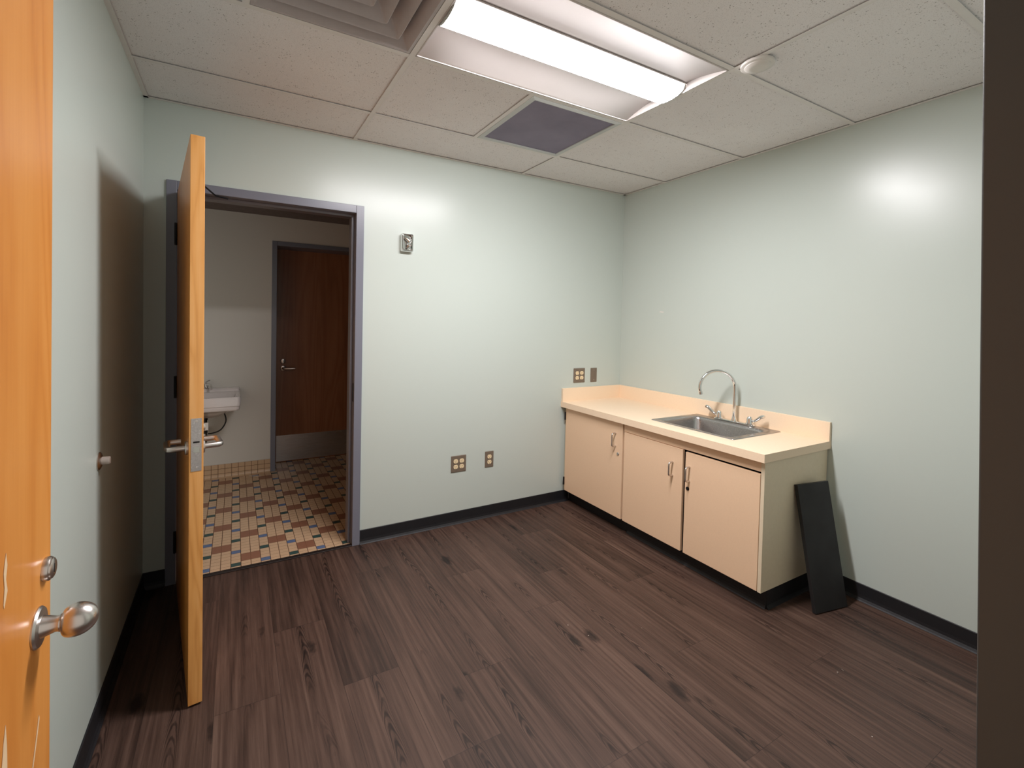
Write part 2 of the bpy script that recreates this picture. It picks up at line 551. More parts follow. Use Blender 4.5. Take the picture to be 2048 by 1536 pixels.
# baseboards: black vinyl cove
def cove(b, p0, p1, nrm, h=0.088):
    """profile swept from p0 to p1, nrm points into the room"""
    prof = [(0.0, 0.001), (0.017, 0.001), (0.012, 0.006), (0.0065, 0.016), (0.005, 0.03), (0.005, h - 0.002), (0.003, h), (0.0, h)]
    a = [b.verts.new((p0[0] + nrm[0] * d, p0[1] + nrm[1] * d, z)) for d, z in prof]
    c = [b.verts.new((p1[0] + nrm[0] * d, p1[1] + nrm[1] * d, z)) for d, z in prof]
    n = len(prof)
    for k in range(n):
        b.faces.new((a[k], a[(k + 1) % n], c[(k + 1) % n], c[k]))
    b.faces.new(a); b.faces.new(c)
b = BM(); cove(b, (DX1 + 0.048, 0), (-0.535, 0), (0, -1)); cove(b, (XL, 0), (DX0 - 0.047, 0), (0, -1))
structure('baseboard_back', b, RUBBER, 'black vinyl cove base along the doorway wall')
b = BM(); cove(b, (XL, YF), (XL, 0), (1, 0))
structure('baseboard_left', b, RUBBER, 'black vinyl cove base along the left wall')
b = BM(); cove(b, (0, YF), (0, -1.585), (-1, 0))
structure('baseboard_right', b, RUBBER, 'black vinyl cove base right of the cabinets')
b = BM(); cove(b, (EX1 + 0.055, YF), (0, YF), (0, 1))
structure('baseboard_front', b, RUBBER, 'black vinyl cove base beside the entry')

# ---------------------------------------------------------------- washroom doorway frame, threshold
b = BM()
yo, yi = -0.012, WT + 0.012
ST = 0.016
box(b, DX1, DX1 + 0.047, yo, yi, 0, DZ + 0.047)
box(b, DX0 - 0.047, DX0, yo, yi, 0, DZ + 0.047)
box(b, DX0, DX1, yo, yi, DZ, DZ + 0.047)
box(b, DX1 - ST, DX1, 0.048, 0.115, 0, DZ)
box(b, DX0, DX0 + ST, 0.048, 0.115, 0, DZ)
box(b, DX0 + ST, DX1 - ST, 0.048, 0.115, DZ - ST, DZ)
tr = structure('trim_1', b, FRAME, 'slate grey steel frame around the washroom doorway', bevel=0.002)
b = BM(); box(b, DX1 - 0.0015, DX1 + 0.0005, 0.006, 0.036, 0.905, 1.02)
sp = obj('strike_plate', b, DARKMET, tr, bevel=0.0005); sp['label'] = 'dark metal strike plate'
b = BM()
box(b, DX0, DX1, -0.010, 0.022, 0.0, 0.006)
structure('trim_2', b, mat_plain('dark_threshold', srgb(34, 26, 24), 0.5), 'dark narrow threshold strip under the washroom doorway', bevel=0.002)

# ---------------------------------------------------------------- washroom shell
b = BM()
OX0, OX1, OZ = -2.566, -1.66, 2.077
box(b, BX0, OX0 - 0.02, BY, BY + 0.2, 0, BZ); box(b, OX1 + 0.02, BX1 + 0.3, BY, BY + 0.2, 0, BZ); box(b, OX0 - 0.02, OX1 + 0.02, BY, BY + 0.2, OZ + 0.02, BZ)
box(b, BX0 - 0.1, BX1 + 0.3, BY + 0.30, BY + 0.34, -0.02, BZ)  # unseen backing panel added to stop light leaking under the brown door
structure('wall_washroom_far', b, BWALL, 'dim grey washroom wall with the sink and brown door')
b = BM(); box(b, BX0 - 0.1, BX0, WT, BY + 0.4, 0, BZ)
structure('wall_washroom_left', b, BSIDE, 'unseen washroom wall left of the sink, darkened to cut bounced light')
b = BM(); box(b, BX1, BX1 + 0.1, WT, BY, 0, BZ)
structure('wall_washroom_right', b, BSIDE, 'unseen washroom wall right of the doorway, darkened to cut bounced light')
b = BM(); box(b, BX0 - 0.1, BX1 + 0.3, WT, BY + 0.4, BZ, BZ + 0.05)
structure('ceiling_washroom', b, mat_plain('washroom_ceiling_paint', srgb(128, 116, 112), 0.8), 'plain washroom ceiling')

def mosaic():
    b = BM()
    pu, pv = 0.0515, 0.0398
    g = 0.0018
    x_start = -2.9125      # left edge of a narrow column
    x0, x1, y0, y1 = BX0, BX1 + 0.2, 0.022, BY + 0.26
    box(b, x0, x1, y0, y1, -0.05, 0.0005, 4)
    n0 = int(math.floor((x0 - x_start) / pu)); n1 = int(math.ceil((x1 - x_start) / pu))
    for i in range(n0, n1):
        c = i % 3                          # 0 narrow, 1-2 double
        grp = (i - c) // 3
        for j in range(-3, 52):
            grow_lo = grow_hi = 0.0
            if c == 0:
                yy = 0.042 + j * pv
                if j % 4 == 0:
                    k = (j // 4 + (0 if grp % 2 == 0 else 1)) % 2
                    mi = 3 if k == 0 else 2
                else:
                    mi = 0
            else:
                yy = 0.042 - 0.024 + j * pv
                ph = (j - (2 if grp % 2 == 0 else 6)) % 8
                mi = 1 if ph in (0, 1) else 0
                if ph == 7: grow_hi = -0.006
                elif ph == 2: grow_lo = 0.006
                elif ph == 0: grow_lo = -0.006
                elif ph == 1: grow_hi = 0.006
            merge = mi == 1
            xa_ = x_start + i * pu + g * (0.3 if c == 2 and mi == 1 else 1); xb_ = x_start + (i + 1) * pu - g * (0.3 if c == 1 and mi == 1 else 1)
            ya_, yb_ = yy + g * 0.45 + grow_lo, yy + pv - g * 0.45 + grow_hi
            if merge:
                if (j - (2 if grp % 2 == 0 else 6)) % 8 == 0: yb_ = yy + pv
                else: ya_ = yy
            ya_, yb_ = max(ya_, y0), min(yb_, y1); xa_ = max(xa_, x0); xb_ = min(xb_, x1)
            if xb_ - xa_ < 0.004 or yb_ - ya_ < 0.004: continue
            f = b.faces.new([b.verts.new(p) for p in ((xa_, ya_, 0.0016), (xb_, ya_, 0.0016), (xb_, yb_, 0.0016), (xa_, yb_, 0.0016))])
            f.material_index = mi
    return b
structure('floor_washroom', mosaic(), [T_TAN, T_BRN, T_BLU, T_GRN, T_GROUT], 'tan, brown, blue and green mosaic tile floor of the washroom')

def tile_base(x0, x1, y):
    b = BM()
    pu = 0.0522; g = 0.0018
    box(b, x0, x1, y - 0.006, y, 0.0, 0.116, 1)
    n = int((x1 - x0) / pu) + 1
    for i in range(n):
        xb_ = x1 - i * pu - g; xa_ = max(x1 - (i + 1) * pu + g, x0)
        if xb_ - xa_ < 0.005: continue
        for (za, zb) in ((0.080, 0.118), (0.038, 0.0765)):
            box(b, xa_, xb_, y - 0.0085, y - 0.006, za, zb, 0)
        pr = [(-0.0085, 0.035), (-0.010, 0.022), (-0.016, 0.010), (-0.030, 0.003), (-0.045, 0.0022)]
        A = [b.verts.new((xa_, y + d, z)) for d, z in pr]; B_ = [b.verts.new((xb_, y + d, z)) for d, z in pr]
        for k in range(len(pr) - 1):
            b.faces.new((A[k], B_[k], B_[k + 1], A[k + 1])).material_index = 0
    return b
structure('baseboard_washroom', tile_base(BX0, OX0 - 0.04, BY), [T_TAN, T_GROUT], 'tan tiled cove base under the washroom sink wall')

b = BM()
f0, f1 = BY - 0.012, BY + 0.26
box(b, OX0 - 0.042, OX0, f0, f1, 0, OZ + 0.04); box(b, OX1, OX1 + 0.042, f0, f1, 0, OZ + 0.04); box(b, OX0, OX1, f0, f1, OZ, OZ + 0.04)
structure('trim_3', b, FRAME, 'slate frame around the far brown washroom door', bevel=0.002)

# ---------------------------------------------------------------- door hardware builders (local: face at x=0, outward +x)
def lever_mesh(sgn, back):
    """round tube lever: neck out of the door (sgn along X), grip running along back (Y sign), returning to the door"""
    b = BM()
    lathe(b, [(0, 0.026), (0.006, 0.026), (0.009, 0.023), (0.009, 0.0)], (0, 0, 0), (sgn, 0, 0), 36)
    r = 0.0105
    out = 0.062; ln = 0.115; cr = 0.008
    pts = [(0.006 * sgn, 0, 0), (sgn * (out - cr * 2), 0, 0), (sgn * (out - cr * .6), back * cr * 0.4, 0), (sgn * out, back * cr * 1.6, 0),
           (sgn * out, back * (ln - cr * 1.6), 0), (sgn * (out - cr * .6), back * (ln - cr * 0.4), 0), (sgn * (out - cr * 2), back * ln, 0), (sgn * 0.016, back * ln, 0)]
    tube(b, pts, [r] * len(pts), 20)
    return b

# ---------------------------------------------------------------- door_1: washroom door, standing open
ang = math.radians(-82.4)
door = empty('door_1', (-3.166, -0.018, 0.008), (0, 0, ang))
tag(door, 'honey wood washroom door standing open edge-on, with lever handles', kind='structure')
DL, DTh, DHh = 0.943, 0.0445, 2.052
b = BM()
box(b, 0, DL, 0.0, DTh, 0, DHh)
# edge strip gets its own material
b.faces.ensure_lookup_table()
for f in b.faces:
    if f.calc_center_median().x > DL - 0.001: f.material_index = 1
leaf = obj('door_panel', b, [HONEY, HONEY_E], door, bevel=0.0015)
b = BM(); box(b, DL - 0.0005, DL + 0.0012, DTh / 2 - 0.0165, DTh / 2 + 0.0165, 0.856, 1.047)
fp = obj('latch_plate', b, STEEL_V, door, bevel=0.0004); fp['label'] = 'brushed steel latch plate on the door edge'
b = BM(); box(b, DL + 0.0008, DL + 0.0016, DTh / 2 - 0.010, DTh / 2 + 0.010, 0.958, 0.964)
obj('latch_slot', b, SLOT, fp)
b = BM()
vv = box(b, DL, DL + 0.011, DTh / 2 - 0.010, DTh / 2 + 0.010, 0.924, 0.946)
for v in vv:
    if v.co.x > DL + 0.005 and v.co.y < DTh / 2: v.co.x -= 0.009
obj('latch_bolt', b, SATIN, fp, bevel=0.0015)
for zz in (0.868, 1.036):
    b = BM(); lathe(b, [(0, 0.004), (0.0008, 0.0035), (0.0008, 0)], (DL + 0.0011, DTh / 2, zz), (1, 0, 0), 16)
    obj('screw', b, SATIN, fp)
# handles on both faces: local -Y faces the left wall when open, +Y faces the doorway
for sgn, lab in ((-1, 'satin lever handle on the left-wall face'), (1, 'satin lever handle on the doorway face')):
    lb = lever_mesh(1, 1)
    lv = obj('lever_handle', lb, SATIN, door, smooth=True)
    lv['label'] = lab
    lv.location = (DL - 0.066, 0.0 if sgn < 0 else DTh, 0.928)
    # neck along local X of the mesh -> door normal; grip +Y of mesh -> towards the hinge (-X of door)
    if sgn > 0:
        lv.rotation_euler = (0, 0, math.radians(90))
    else:
        lv.matrix_local = Matrix.Translation(lv.location) @ Matrix(((0, -1, 0, 0), (-1, 0, 0, 0), (0, 0, 1, 0), (0, 0, 0, 1)))
b = BM(); lathe(b, [(0, 0.016), (0.006, 0.016), (0.010, 0.012), (0.010, 0)], (DL - 0.066, DTh, 1.0), (0, 1, 0), 28)
box(b, DL - 0.069, DL - 0.063, DTh + 0.008, DTh + 0.02, 0.986, 1.014)
obj('thumb_turn', b, SATIN, door, smooth=True)
for zz in (1.835, 1.04, 0.22):
    b = BM()
    lathe(b, [(-0.057, 0.0), (-0.057, 0.0065), (0.057, 0.0065), (0.057, 0.0)], (0, -0.006, zz), (0, 0, 1), 16)
    box(b, -0.0008, 0.0006, 0.0, 0.04, zz - 0.057, zz + 0.057)
    obj('hinge', b, DARKMET, door, bevel=0.0)
# overhead stop arm between door top and frame head
b = BM()
tube(b, [(-3.045, -0.215, 2.068), (-2.997, -0.030, 2.064), (-2.94, 0.012, 2.064)], 0.0045, 10)
so = obj('door_stop_arm', b, DARKMET, None, smooth=True)
so.parent = tr
so['label'] = 'thin dark overhead stop arm'

# ---------------------------------------------------------------- door_2: entry door leaf at the left edge
e = empty('door_2', (-3.165, -1.868, 1.40), (math.radians(-1.25), 0, 0))
tag(e, 'honey wood entry door standing open at the left, with round knob and scratches', kind='structure')
b = BM(); box(b, -0.045, 0, -0.86, 0, -1.385, 0.655)
obj('door_panel', b, HONEY, e, bevel=0.002)
kz = 0.935 - 1.40; ky = -1.926 + 1.868
b = BM(); lathe(b, [(0, 0.0), (0, 0.0305), (0.002, 0.0305), (0.005, 0.028), (0.006, 0.016), (0.006, 0)], (0, ky, kz), (1, 0, 0), 48)
rs = obj('knob_rose', b, SATIN, e, smooth=True)
b = BM()
prof = [(0.005, 0.0), (0.005, 0.0165), (0.012, 0.0145), (0.022, 0.0115), (0.0265, 0.0118), (0.0268, 0.0128), (0.0285, 0.0128), (0.029, 0.0125)]
for k in range(1, 17):
    s = k / 16
    # egg: fat before the middle, tapering to a rounded tip
    x = 0.030 + 0.044 * (1 - math.cos(math.pi * s)) / 2
    rr = 0.0248 * (math.sin(math.pi * (0.15 + 0.85 * s)) ** 0.85) if s < 1 else 0
    prof.append((x, max(rr, 0.0)))
lathe(b, prof, (0, ky, kz), (1, 0, 0), 48)
kn = obj('door_knob', b, SATIN, e, smooth=True); kn['label'] = 'satin nickel egg-shaped knob'
b = BM()
lathe(b, [(0, 0.0), (0, 0.0185), (0.006, 0.0185), (0.008, 0.0175), (0.0085, 0.0160), (0.0105, 0.0155), (0.012, 0.013), (0.012, 0)], (0, -1.896 + 1.868, 1.012 - 1.40), (1, 0, 0), 36)
cy = obj('lock_cylinder', b, SATIN, e, smooth=True)
b = BM(); box(b, 0.0117, 0.0124, -0.0292, -0.0268, -0.395, -0.381)
obj('keyhole', b, SLOT, cy)
def chip(poly):
    b = BM()
    lo = [b.verts.new((0.0002, y, z)) for y, z in poly]; hi = [b.verts.new((0.0007, y, z)) for y, z in poly]
    n = len(poly)
    for k in range(n): b.faces.new((lo[k], lo[(k + 1) % n], hi[(k + 1) % n], hi[k]))
    b.faces.new(hi); b.faces.new(lo)
    o = obj('bare_scratch', b, CHIPW, e); o['label'] = 'pale bare scratch in the veneer'
    return o
chip([(-0.171, -0.30), (-0.167, -0.318), (-0.171, -0.335), (-0.166, -0.352), (-0.176, -0.372), (-0.178, -0.366), (-0.175, -0.345), (-0.178, -0.325), (-0.175, -0.312)])
chip([(-0.170, -0.53), (-0.166, -0.56), (-0.164, -0.60), (-0.170, -0.66), (-0.185, -0.68), (-0.190, -0.61), (-0.180, -0.575), (-0.176, -0.55)])
chip([(-0.052, -0.605), (-0.049, -0.612), (-0.060, -0.640), (-0.078, -0.68), (-0.082, -0.679), (-0.066, -0.641), (-0.058, -0.622)])

# ---------------------------------------------------------------- entry frame (out-of-plumb slightly, as old steel frames are)
fe = empty('trim_4', (0, -2.7135, 1.40), (math.radians(-1.5), 0, 0))
tag(fe, 'dark brown-grey steel jamb of the entry doorway at the right edge', kind='structure')
b = BM()
box(b, EX1, EX1 + 0.05, -0.20, 0, -1.40, 0.70); box(b, EX0 - 0.05, EX0, -0.20, -0.02, -1.40, 0.70); box(b, EX0 - 0.05, EX1 + 0.05, -0.20, 0, 0.68, 0.735)
box(b, EX1 - 0.016, EX1, -0.14, -0.062, -1.40, 0.68)
obj('door_jamb', b, FRAME_DARK, fe, bevel=0.0025)

# ---------------------------------------------------------------- wall door stop
st = empty('wall_bumper', (XL, -0.865, 0.914))
tag(st, 'round chrome door bumper with pale rubber tip on the left wall', 'door stop')
b = BM(); lathe(b, [(0.0, 0.0), (0.0, 0.031), (0.003, 0.031), (0.007, 0.026), (0.010, 0.017), (0.011, 0.0)], (0, 0, 0), (1, 0, 0), 36)
obj('rose', b, SATIN, st, smooth=True)
b = BM(); lathe(b, [(0.009, 0.0), (0.009, 0.0135), (0.030, 0.0135), (0.033, 0.011), (0.033, 0)], (0, 0, 0), (1, 0, 0), 28)
t_ = obj('rubber_tip', b, mat_plain('beige_rubber', srgb(200, 186, 176), 0.6), st, smooth=True); t_['label'] = 'pale beige rubber tip'

# ---------------------------------------------------------------- far washroom door
d3 = empty('door_3', (-2.572, 1.97, 0.004))
tag(d3, 'red-brown washroom door with steel kick plate, closed', kind='structure')
b = BM(); box(b, 0, 0.92, 0, 0.044, 0, 2.075)
obj('door_panel', b, UMBER, d3, bevel=0.0015)
b = BM(); box(b, 0.03, 0.89, -0.0018, 0, 0.008, 0.262)
kp = obj('kick_plate', b, STEEL_V, d3, bevel=0.0004); kp['label'] = 'brushed steel kick plate'
b = BM()
lathe(b, [(0, 0.026), (0.007, 0.026), (0.009, 0.023), (0.009, 0.0)], (0.085, 0, 0.922), (0, -1, 0), 30)
pts = [(0.085, -0.006, 0.922), (0.085, -0.040, 0.922), (0.089, -0.050, 0.922), (0.100, -0.055, 0.922), (0.190, -0.055, 0.920)]
tube(b, pts, [0.0115, 0.0115, 0.0125, 0.0125, 0.0115], 16)
obj('lever_handle', b, SATIN, d3, smooth=True)
b = BM(); lathe(b, [(0, 0.0245), (0.006, 0.0245), (0.009, 0.020), (0.009, 0.0)], (0.083, 0, 0.990), (0, -1, 0), 30)
box(b, 0.079, 0.087, -0.020, -0.006, 0.976, 1.004)
obj('thumb_turn', b, SATIN, d3, smooth=True)

# ---------------------------------------------------------------- washroom sink
sk = empty('washroom_sink', (-3.115, BY, 0.0))
tag(sk, 'white ceramic wall-hung washroom sink seen past the open door', 'sink')
def ceramic():
    b = BM()
    X0, X1 = -0.255, 0.255
    n = 6
    L = []
    def lp(x0, x1, y0, y1, r, z): L.append([(x, y, z) for x, y in rrect(x0, x1, y0, y1, r, n)])
    # outside from underside up, over the rim, down into the bowl
    lp(-0.10, 0.10, -0.26, -0.12, 0.06, 0.585)
    lp(-0.17, 0.17, -0.33, -0.07, 0.08, 0.625)
    lp(-0.22, 0.22, -0.39, -0.004, 0.05, 0.655)
    lp(X0 + 0.006, X1 - 0.006, -0.428, -0.001, 0.03, 0.663)
    lp(X0 + 0.002, X1 - 0.002, -0.434, -0.001, 0.03, 0.672)
    lp(X0 + 0.002, X1 - 0.002, -0.434, -0.001, 0.03, 0.695)
    lp(X0 - 0.004, X1 + 0.004, -0.440, -0.001, 0.03, 0.700)
    lp(X0 - 0.004, X1 + 0.004, -0.440, -0.001, 0.03, 0.762)
    lp(X0, X1, -0.434, -0.001, 0.03, 0.772)
    lp(X0 + 0.018, X1 - 0.018, -0.415, -0.10, 0.04, 0.772)
    lp(X0 + 0.035, X1 - 0.035, -0.395, -0.12, 0.06, 0.755)
    lp(X0 + 0.07, X1 - 0.07, -0.36, -0.14, 0.08, 0.680)
    lp(-0.09, 0.09, -0.30, -0.18, 0.055, 0.645)
    loops(b, L, True, True)
    # raised back ledge for the faucet
    M2 = []
    for (ins, z) in ((0.0, 0.768), (0.0, 0.788), (0.008, 0.798)):
        M2.append([(x, y, z) for x, y in rrect(X0 + ins, X1 - ins, -0.075 + ins, -0.001, 0.02, n)])
    loops(b, M2, True, True)
    return b
obj('basin', ceramic(), CERAMIC, sk, smooth=True)
b = BM()
lathe(b, [(0, 0.022), (0.008, 0.022), (0.014, 0.016), (0.036, 0.014), (0.042, 0.0)], (0, -0.045, 0.798), (0, 0, 1), 24)
tube(b, smooth_path([(0, -0.045, 0.812), (0.016, -0.075, 0.836), (0.032, -0.11, 0.834), (0.044, -0.150, 0.808)], 6), 0.0115, 14)
tube(b, smooth_path([(0, -0.045, 0.835), (0, -0.05, 0.852), (0.014, -0.06, 0.864), (0.030, -0.07, 0.872)], 5), 0.006, 12)
obj('faucet', b, CHROME, sk, smooth=True)
b = BM()
tube(b, [(0, -0.18, 0.60), (0, -0.18, 0.47)], 0.016, 18)
lathe(b, [(0, 0.02), (0.02, 0.02)], (0, -0.18, 0.575), (0, 0, -1), 20)
tube(b, smooth_path([(0, -0.18, 0.48), (0, -0.18, 0.40), (0, -0.14, 0.365), (0, -0.10, 0.39), (0, -0.08, 0.44), (0, -0.001, 0.45)], 6), 0.015, 16)
dp = obj('drain_pipe', b, BLACKH, sk, smooth=True); dp['label'] = 'black drain trap'
b = BM(); lathe(b, [(0, 0.0), (0, 0.021), (0.018, 0.021), (0.018, 0.0)], (0, -0.18, 0.443), (0, 0, -1), 22)
obj('slip_nut', b, CHROME, dp, smooth=True)
b = BM()
tube(b, smooth_path([(0.105, -0.13, 0.63), (0.140, -0.13, 0.585), (0.150, -0.13, 0.52), (0.115, -0.13, 0.455), (0.06, -0.13, 0.430), (0.004, -0.12, 0.428), (-0.05, -0.06, 0.44), (-0.06, -0.001, 0.45)], 8), 0.0055, 12)
obj('supply_hose', b, BLACKH, sk, smooth=True)

# ---------------------------------------------------------------- cabinets
FX = -0.600           # face of the doors
def cabinet_door(parent, y0, y1, z0, z1, hy, lock=None, hinge_z=None, hinge_y=None, tilt=0.0):
    b = BM(); box(b, FX, FX + 0.018, y0, y1, z0, z1)
    d = obj('cabinet_door', b, LAM, parent, bevel=0.0012)
    # wire pull: two posts and a bar
    hz1, hz0 = hy[1], hy[2]
    y = hy[0]
    b = BM()
    tube(b, smooth_path([(FX + 0.002, y, hz1), (FX - 0.018, y, hz1), (FX - 0.030, y, hz1 - 0.004), (FX - 0.034, y, hz1 - 0.014), (FX - 0.034, y, (hz0 + hz1) / 2), (FX - 0.034, y, hz0 + 0.014), (FX - 0.030, y, hz0 + 0.004), (FX - 0.018, y, hz0), (FX + 0.002, y, hz0)], 5), 0.0052, 14)
    obj('pull_handle', b, SATIN, d, smooth=True)
    if lock:
        b = BM()
        lathe(b, [(0.0, 0.0), (0.0, 0.0105), (0.003, 0.0105), (0.005, 0.008), (0.005, 0)], (FX, lock[0], lock[1]), (-1, 0, 0), 24)
        obj('cam_lock', b, SATIN if lock[2] else DARKMET, d, smooth=True)
    if hinge_z:
        for z in hinge_z:
            b = BM()
            lathe(b, [(-0.030, 0.0), (-0.030, 0.0055), (0.030, 0.0055), (0.030, 0.0)], (FX - 0.004, hinge_y, z), (0, 0, 1), 14)
            box(b, FX - 0.003, FX + 0.014, min(hinge_y, hinge_y) - 0.003, hinge_y + 0.003, z - 0.03, z + 0.03)
            obj('hinge', b, DARKMET, d)
    return d

YC0, YC1, YC2, YC3 = -0.034, -0.640, -1.112, -1.575
CT = 0.757
c1 = empty('base_cabinet', (0, 0, 0))
tag(c1, 'almond laminate base cabinet with one full-height locking door, against the doorway wall', 'cabinet')
b = BM()
box(b, FX + 0.020, -0.004, YC1 + 0.002, YC1 + 0.018, 0.10, CT); box(b, FX + 0.020, -0.004, -0.020, -0.004, 0.10, CT)
box(b, FX + 0.020, -0.004, YC1 + 0.018, -0.020, 0.10, 0.118); box(b, -0.020, -0.004, YC1 + 0.018, -0.020, 0.118, CT)
box(b, FX + 0.020, FX + 0.038, YC1 + 0.018, -0.02, CT - 0.06, CT)
obj('cabinet_body', b, LAM_SHADE, c1)
cabinet_door(c1, YC1 + 0.006, YC0, 0.102, CT - 0.002, (-0.572, 0.676, 0.588), (-0.598, 0.540, True), (0.690, 0.175), YC0 + 0.006)
b = BM(); box(b, FX + 0.070, -0.02, YC1 + 0.001, -0.004, 0.0, 0.10)
obj('toe_kick', b, RUBBER, c1)

c2 = empty('base_cabinet', (0, 0, 0))
tag(c2, 'almond laminate sink cabinet with two doors below a fixed panel, exposed side tinted for shade', 'cabinet')
b = BM()
box(b, FX + 0.020, -0.004, YC1 - 0.016, YC1, 0.10, CT)
box(b, FX + 0.020, -0.004, YC3 + 0.018, YC1 - 0.016, 0.10, 0.118); box(b, -0.020, -0.004, YC3 + 0.018, YC1 - 0.016, 0.118, CT)
box(b, FX + 0.060, FX + 0.075, YC2 - 0.012, YC2 + 0.006, 0.118, CT)
obj('cabinet_body', b, CARC, c2)
b = BM(); box(b, FX + 0.002, -0.004, YC3, YC3 + 0.018, 0.10, CT)
sd = obj('side_panel', b, LAM_SHADE, c2, bevel=0.001)
b = BM(); box(b, FX + 0.006, FX + 0.022, YC3 + 0.019, YC1 - 0.002, 0.703, CT - 0.002)
obj('fascia_panel', b, LAM, c2, bevel=0.001)
cabinet_door(c2, YC2 + 0.005, YC1 - 0.010, 0.102, 0.700, (-1.040, 0.609, 0.530))
cabinet_door(c2, YC3 + 0.020, YC2 - 0.014, 0.102, 0.692, (-1.155, 0.612, 0.530), (-1.146, 0.484, False))
b = BM(); box(b, FX + 0.070, -0.02, YC3 + 0.012, YC1 - 0.001, 0.0, 0.10)
# vinyl cove round the exposed end
tk = obj('toe_kick', b, RUBBER, c2)
b = BM()
cove(b, (FX + 0.068, YC3 + 0.012), (-0.018, YC3 + 0.012), (0, -1), 0.099)
obj('cove_strip', b, RUBBER, tk)
b = BM()
cove(b, (FX + 0.070, YC3 + 0.008), (FX + 0.070, YC1), (-1, 0), 0.099)
obj('cove_strip', b, RUBBER, tk)

# ---------------------------------------------------------------- countertop
CX0, CX1 = -0.628, 0.0
CY0, CY1 = -1.588, 0.0
TZ0, TZ1 = 0.760, 0.802
SX0, SX1, SY0, SY1 = -0.470, -0.108, -1.302, -0.822     # basin opening
ct = empty('countertop', (0, 0, 0))
tag(ct, 'almond laminate countertop running over both cabinets, with the steel sink set in', 'countertop')
b = BM()
for (x0, x1, y0, y1) in ((CX0, SX0 - 0.006, CY0, CY1), (SX1 + 0.006, CX1, CY0, CY1), (SX0 - 0.006, SX1 + 0.006, CY0, SY0 - 0.006), (SX0 - 0.006, SX1 + 0.006, SY1 + 0.006, CY1)):
    box(b, x0, x1, y0, y1, TZ0, TZ1)
bmesh.ops.remove_doubles(b, verts=b.verts, dist=0.0001)
obj('worktop', b, LAM_TOP, ct)
b = BM(); box(b, -0.019, -0.0005, CY0, 0.0, TZ1 - 0.001, 0.907)
obj('backsplash', b, LAM_TOP, ct, bevel=0.0015)
b = BM(); box(b, CX0 + 0.004, -0.019, -0.019, -0.0005, TZ1 - 0.001, 0.907)
obj('backsplash', b, LAM_TOP, ct, bevel=0.0015)

# ---------------------------------------------------------------- steel drop-in sink
sn = empty('steel_sink', (0, 0, 0))
tag(sn, 'brushed stainless steel single-bowl sink dropped into the almond countertop', 'sink')
b = BM()
RX0, RX1, RY0, RY1 = -0.500, -0.038, -1.347, -0.780
n = 8
L = []
def lp(x0, x1, y0, y1, r, z): L.append([(x, y, z) for x, y in rrect(x0, x1, y0, y1, r, n)])
lp(RX0, RX1, RY0, RY1, 0.008, TZ1 + 0.0006)
lp(RX0 + 0.003, RX1 - 0.003, RY0 + 0.003, RY1 - 0.003, 0.008, TZ1 + 0.0045)
lp(RX0 + 0.010, RX1 - 0.010, RY0 + 0.010, RY1 - 0.010, 0.010, TZ1 + 0.0035)
lp(SX0 - 0.004, SX1 + 0.004, SY0 - 0.004, SY1 + 0.004, 0.040, TZ1 + 0.003)
lp(SX0 + 0.002, SX1 - 0.002, SY0 + 0.002, SY1 - 0.002, 0.040, TZ1 - 0.002)
lp(SX0 + 0.006, SX1 - 0.006, SY0 + 0.006, SY1 - 0.006, 0.042, TZ1 - 0.014)
lp(SX0 + 0.014, SX1 - 0.014, SY0 + 0.014, SY1 - 0.014, 0.045, TZ1 - 0.120)
lp(SX0 + 0.024, SX1 - 0.024, SY0 + 0.024, SY1 - 0.024, 0.045, TZ1 - 0.145)
lp(SX0 + 0.048, SX1 - 0.048, SY0 + 0.048, SY1 - 0.048, 0.040, TZ1 - 0.155)
lp(-0.33, -0.25, -1.10, -1.02, 0.0399, TZ1 - 0.160)
lp(-0.32, -0.26, -1.09, -1.03, 0.0299, TZ1 - 0.168)
loops(b, L, False, True)
obj('basin', b, STEEL, sn, smooth=True)
b = BM(); lathe(b, [(0, 0.0), (0, 0.028), (0.002, 0.028), (0.003, 0.02), (0.001, 0.0)], (-0.29, -1.06, TZ1 - 0.1675), (0, 0, 1), 28)
obj('drain_strainer', b, CHROME, sn, smooth=True)

# ---------------------------------------------------------------- gooseneck faucet
FYc, FXc, FZ = -1.070, -0.068, TZ1 + 0.0045
fa = empty('gooseneck_faucet', (FXc, FYc, FZ))
tag(fa, 'chrome gooseneck faucet with two wing levers behind the steel sink', 'faucet')
b = BM()
L = []
for ins, z in ((0.0, 0.0), (0.0, 0.006), (0.004, 0.010), (0.012, 0.012)):
    L.append([(x, y, z) for x, y in rrect(-0.026 + ins, 0.026 - ins, -0.135 + ins, 0.135 - ins, 0.0255 - ins, 8)])
loops(b, L, True, True)
obj('base_plate', b, CHROME, fa, smooth=True)
b = BM()
lathe(b, [(0.008, 0.0), (0.008, 0.017), (0.016, 0.017), (0.024, 0.013), (0.034, 0.0125), (0.040, 0.0095), (0.040, 0.0)], (0, 0, 0), (0, 0, 1), 30)
a_ = math.radians(30); Rr = 0.112
zc = 0.222
pts = [(0, 0, 0.030), (0, 0, 0.10), (0, 0, 0.16), (0, 0, zc)]
for k in range(1, 25):
    th = math.pi * k / 24 * 1.06
    s = Rr * (1 - math.cos(th)); z = zc + Rr * math.sin(th) * 0.98
    pts.append((-s * math.cos(a_), s * math.sin(a_), z))
lx, ly, lz = pts[-1]
pts.append((lx + 0.004, ly - 0.002, lz - 0.012))
tube(b, pts, 0.0102, 22)
obj('spout', b, CHROME, fa, smooth=True)
b = BM()
lathe(b, [(0, 0.0), (0, 0.0125), (0.016, 0.0125), (0.018, 0.0105), (0.018, 0)], (lx + 0.004, ly - 0.002, lz - 0.008), (0.1, -0.05, -1), 22)
obj('aerator', b, CHROME, fa, smooth=True)
